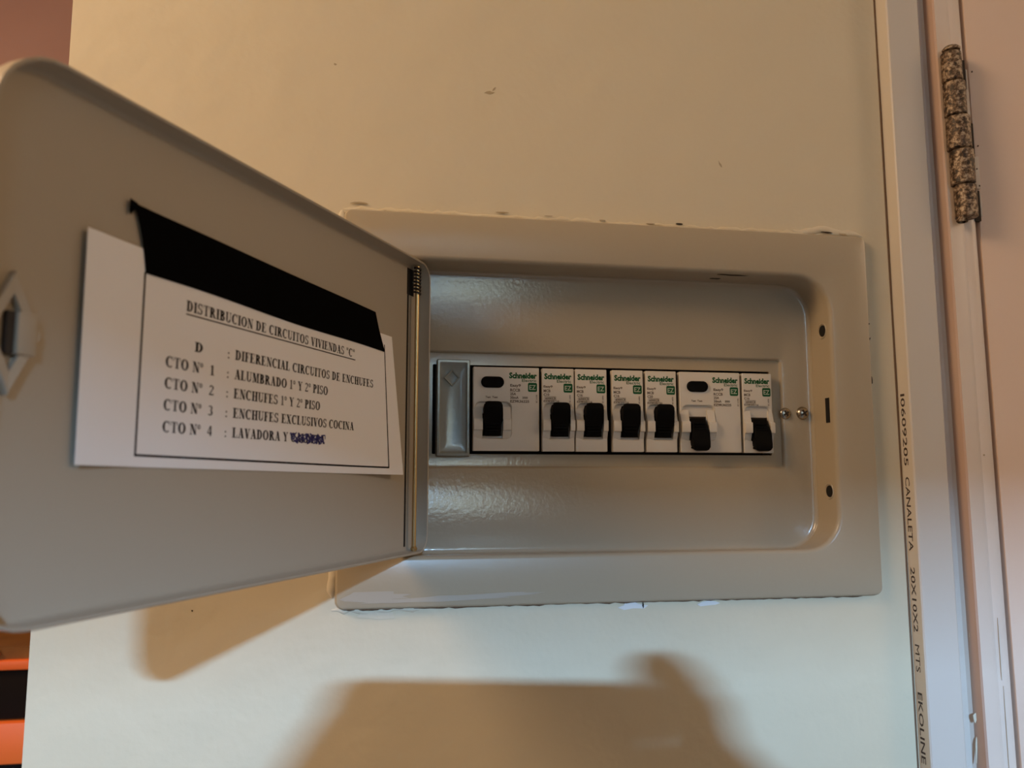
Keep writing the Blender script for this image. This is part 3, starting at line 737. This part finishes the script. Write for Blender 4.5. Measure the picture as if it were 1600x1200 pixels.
for (d, cto, s, u1, z) in ROWS:
    bm = bmesh.new()
    if cto: notice_text(bm, 'CTO Nº', 160.2, 143.6, z + .3, z, 3.5); notice_text(bm, d, 140.4, 137.9, z, z, 3.4)
    else: notice_text(bm, d, 147.8, 143.9, z, z, 3.3)
    notice_text(bm, ':', 132.0, 130.7, z, z, 3.2); notice_text(bm, s, 127.9, u1, z, z - .2, 3.55)
    finish('printed_text', bm, M['ink'], sheet, smooth=False, recalc=False)
# printed border (left, bottom, right)
bm = bmesh.new()
def strip(pa, pb, w, n_=24):
    a, b = Vector(pa), Vector(pb); d = (b - a).normalized(); nn_ = Vector((-d.y, d.x)) * w / 2
    for i in range(n_):
        p, q = a.lerp(b, i / n_), a.lerp(b, (i + 1) / n_)
        bm.faces.new([bm.verts.new(npt(v.x, v.y, .15)) for v in (p - nn_, q - nn_, q + nn_, p + nn_)])
strip((170.4, 48.6), (170.6, -7.8), .8); strip((170.9, -7.4), (23.2, -9.6), .75, 40); strip((23.2, 49), (23.2, -9.9), .7)
finish('printed_border', bm, M['ink'], sheet, smooth=False, recalc=False)
# blue pen crossing out the last word
bm = bmesh.new(); pts = []
for i in range(90):
    t = i / 89
    pts.append(Vector((93.4 - 22 * t + 1.6 * math.sin(i * 1.9), 1.4 + 1.5 * math.sin(i * 1.31) + .7 * math.sin(i * .37))))
for a, b in zip(pts[:-1], pts[1:]):
    d = (b - a).normalized(); n_ = Vector((-d.y, d.x)) * .26
    bm.faces.new([bm.verts.new(npt(v.x, v.y, .2)) for v in (a - n_, b - n_, b + n_, a + n_)])
finish('pen_scribble', bm, M['pen'], sheet, smooth=False, recalc=False)

# black tape strip
tape = empty('adhesive_tape', (HX, HY, 0), HANG)
tag(tape, 'wide strip of black adhesive tape along the top of the paper notice', 'tape')
def tape_edge(s, t, p):
    q = Vector(p)
    if s < .08: q.x += (3.0 * (t - t * t)) * -1.0 * (1 - s / .08)
    q.y += .35 * math.sin(s * 9) * (1 if t > .5 else .25)
    if s == 0 and t < .08: q.x += 1.2
    return q
patch_uv('strip', [(176.2, 68.6), (31.8, 63.2), (23.4, 45.2), (170.4, 48.3)], M['tape'], tape, 36, 14, k=.32, th=.15, edge=tape_edge)
bm = bmesh.new()
loops(bm, [[npt(u, z, k_) for u, z in ((178.2, 69.4), (175.2, 68.8), (175.4, 67.0), (176.8, 66.0), (177.8, 64.6), (178.4, 65.4))] for k_ in (.3, .55)], True, True)
finish('torn_corner', bm, M['tape'], tape)

# ------------------------------------------------------------------ the shelf round the corner at the left
SHY = 620.0
shelf = empty('shelf_rack', (-640, SHY, FLOOR)); tag(shelf, 'dark shelf rack with orange boards, low behind the wall corner at left', 'shelf')
SO = Vector((-640, SHY, FLOOR))
def shelf_box(name, m_, d, bev=1.0):
    b_ = bmesh.new(); box(b_, *d, bev=bev)
    for v in b_.verts: v.co -= SO
    return finish(name, b_, m_, shelf)
zt1, zt2 = -222.5, -232.5
shelf_box('orange_board', M['orange'], (-1000, -260, SHY, SHY + 260, zt2, zt1))
shelf_box('orange_board', M['orange'], (-1000, -260, SHY - 6, SHY + 260, -333, -289))
shelf_box('orange_board', M['orange'], (-1000, -260, SHY - 6, SHY + 260, -460, -416))
shelf_box('board_gap_shade', M['dark_wood_and_shade'], (-998, -262, SHY + 4, SHY + 20, -287, -234))  # black panels added to stand for the shade between the boards
shelf_box('board_gap_shade', M['dark_wood_and_shade'], (-998, -262, SHY + 4, SHY + 20, -414, -335))
shelf_box('back_panel', M['dark_wood_and_shade'], (-1000, -260, SHY + 262, SHY + 280, FLOOR, -120))
shelf_box('side_panel', M['dark_wood_and_shade'], (-1018, -1001, SHY - 6, SHY + 280, FLOOR, -110))
shelf_box('side_panel', M['dark_wood_and_shade'], (-259, -242, SHY - 6, SHY + 280, FLOOR, -110))
shelf_box('bottom_board', M['dark_wood_and_shade'], (-1000, -260, SHY, SHY + 260, FLOOR + 20, FLOOR + 60))
tray = empty('wooden_tray', (-560, SHY + 60, zt1)); tag(tray, 'brown varnished tray on the top orange shelf board', 'tray')
bm = bmesh.new(); loops(bm, [rr(-190, 190, .3, 14, 3, -50), rr(-190, 190, .3, 14, 3, 60)], True, True); finish('tray_body', bm, M['brown'], tray)
bm = bmesh.new(); lathe(bm, [(.5, 0), (5, 0), (6, 3), (3.5, 7), (.5, 8)], (85, -50, 7.5), (0, -1, 0), 16); finish('tray_glint', bm, M['brass'], tray)  # brass bump added to stand for the highlight on the brown front

# ------------------------------------------------------------------ photographer and phone (their shadow falls across the lower wall)
def cw(r, u, f):                                     # camera-frame offsets (right, up, forward, mm) to world mm
    return (CAM_POS / MM) + RT * r + UP * u + FW * f
phone = empty('smartphone', cw(60, -10, -6)); tag(phone, 'dark smartphone held sideways by the photographer in front of the panel', 'phone')
PO = cw(60, -10, -6)
bm = bmesh.new()
def pring(d, f):
    return [cw(x, z, f) - PO for (x, _, z) in rr(-11 + d, 140 - d, -43 + d, 29.0 - d, 13, 0, 6)]
loops(bm, [pring(1.2, -3.0), pring(0, -4.2), pring(0, -9.4), pring(1.2, -10.6)], True, True)
finish('phone_body', bm, M['phone'], phone)
bm = bmesh.new()
for i in range(3): lathe(bm, [(3.4, 0), (3.4, 1.0), (2.8, 1.2)], cw(0 + 13 * i, 0 if i != 1 else -12, -3.1) - PO, FW, 16) if i else None
finish('lens_cluster', bm, M['phone'], phone)

person = empty('person', (0, -700, FLOOR)); tag(person, 'person in dark clothes standing behind the phone and holding it with both hands', 'person')
def skin_mesh(name, verts, edges, radii, root, m_, parent, lv=2):
    me = bpy.data.meshes.new(name); org = Vector((0, -700, FLOOR))
    me.from_pydata([(Vector(v) - org) * MM for v in verts], edges, [])
    o = bpy.data.objects.new(name, me); link(o, parent)
    md = o.modifiers.new('skin', 'SKIN'); md.use_smooth_shade = True
    sv = me.skin_vertices[0].data
    for i, r in enumerate(radii):
        sv[i].radius = ((r if not isinstance(r, tuple) else r[0]) * MM, (r if not isinstance(r, tuple) else r[1]) * MM)
        sv[i].use_root = (i == root)
    sb = o.modifiers.new('sub', 'SUBSURF'); sb.levels = lv; sb.render_levels = lv
    me.materials.append(m_)
    return o
V = []; E_ = []; RA = []
def add(p, r, par=None):
    V.append(tuple(p)); RA.append(r)
    if par is not None: E_.append((par, len(V) - 1))
    return len(V) - 1
bodyC = Vector((10, -790, 0))
pel = add((10, -820, -620), (150, 110))
wa = add((10, -815, -470), (125, 95), pel); ch_ = add((10, -800, -300), (150, 105), wa); nk0 = add((10, -795, -190), (70, 65), ch_)
nk = add((10, -785, -130), 52, nk0); hd0 = add((10, -770, -70), (66, 78), nk); hd1 = add((10, -768, -5), (72, 88), hd0); hd2 = add((10, -772, 40), (58, 70), hd1)
for sgn in (-1, 1):
    hip = add((10 + sgn * 85, -820, -690), 88, pel); kn = add((10 + sgn * 95, -800, -1050), 58, hip); an = add((10 + sgn * 100, -815, -1390), 40, kn); add((10 + sgn * 108, -690, -1425), (42, 24), an)
# arms reach from the shoulders to the two wrists
wrR, wrL = cw(226, -66, -38), cw(-70, -104, -34)
shR = add((165, -800, -225), 62, ch_); elR = add((292, -640, -330), 46, shR); wr_R = add(wrR, (28, 22), elR)
shL = add((-150, -800, -225), 62, ch_); elL = add((-245, -620, -340), 46, shL); wr_L = add(wrL, (28, 22), elL)
# palms and fingers
pR = add(cw(196, -34, -24), 23, wr_R); pR2 = add(cw(176, -14, -20), 21, pR); kR = add(cw(160, 10, -15), 16, pR2); th0 = add(cw(158, -30, -20), 17, pR2)
add(cw(146, 0, -17), 14, kR); add(cw(144, 20, -12), 13, kR); add(cw(148, 27, -10), 11, kR); add(cw(150, 9, -15), 14, kR); add(cw(150, -8, -17), 14, pR2); add(cw(144, -18, -20), 14, th0); add(cw(150, -52, -22), 16, th0)
pL = add(cw(-46, -66, -20), 22, wr_L); kL = add(cw(-34, -40, -15), 15, pL)
def finger(root, pts, r):
    p = root
    for i, q in enumerate(pts): p = add(cw(*q), r * (1 - .09 * i), p)
# right hand: index over the top edge, three fingers behind the phone's right end, thumb on the screen side
finger(kR, [(162, 22, -12), (157, 34, -9), (142, 37.5, -6), (128, 34.5, -4)], 10)
finger(kR, [(158, 21, -13), (147, 24.5, -12), (134, 25.5, -12)], 13.5)
finger(kR, [(152, 8, 2), (136, 8, 5.5), (120, 6, 5.5)], 9)
finger(pR2, [(158, -10, -2), (138, -13, 5.5), (118, -14, 5.5)], 9)
finger(th0, [(150, -32, -2), (136, -34, 5), (120, -35, 5)], 8.4)
finger(th0, [(146, -22, -24), (132, -20, -22), (118, -22, -18)], 9.4)
# left hand under the lower left corner
finger(kL, [(-22, -13, -10), (-11, 5, -9), (-1, 18, -8)], 9.6)
finger(kL, [(-24, -34, 0), (-12, -32, 5.5), (4, -28, 5.5)], 9)
finger(pL, [(-22, -56, -2), (-8, -52, 4.5), (10, -46, 5.5)], 9)
finger(pL, [(-26, -52, -26), (-12, -40, -24), (2, -32, -18)], 9.2)
skin_mesh('body', V, E_, RA, pel, M['cloth'], person)
bm = bmesh.new()
lathe(bm, [(20, 70), (52, 62), (78, 40), (86, 5), (84, -40), (60, -62)], Vector((10, -785, 10)) - Vector((0, -700, FLOOR)), (0, -.25, 1), 24)
finish('hair', bm, M['hair'], person)
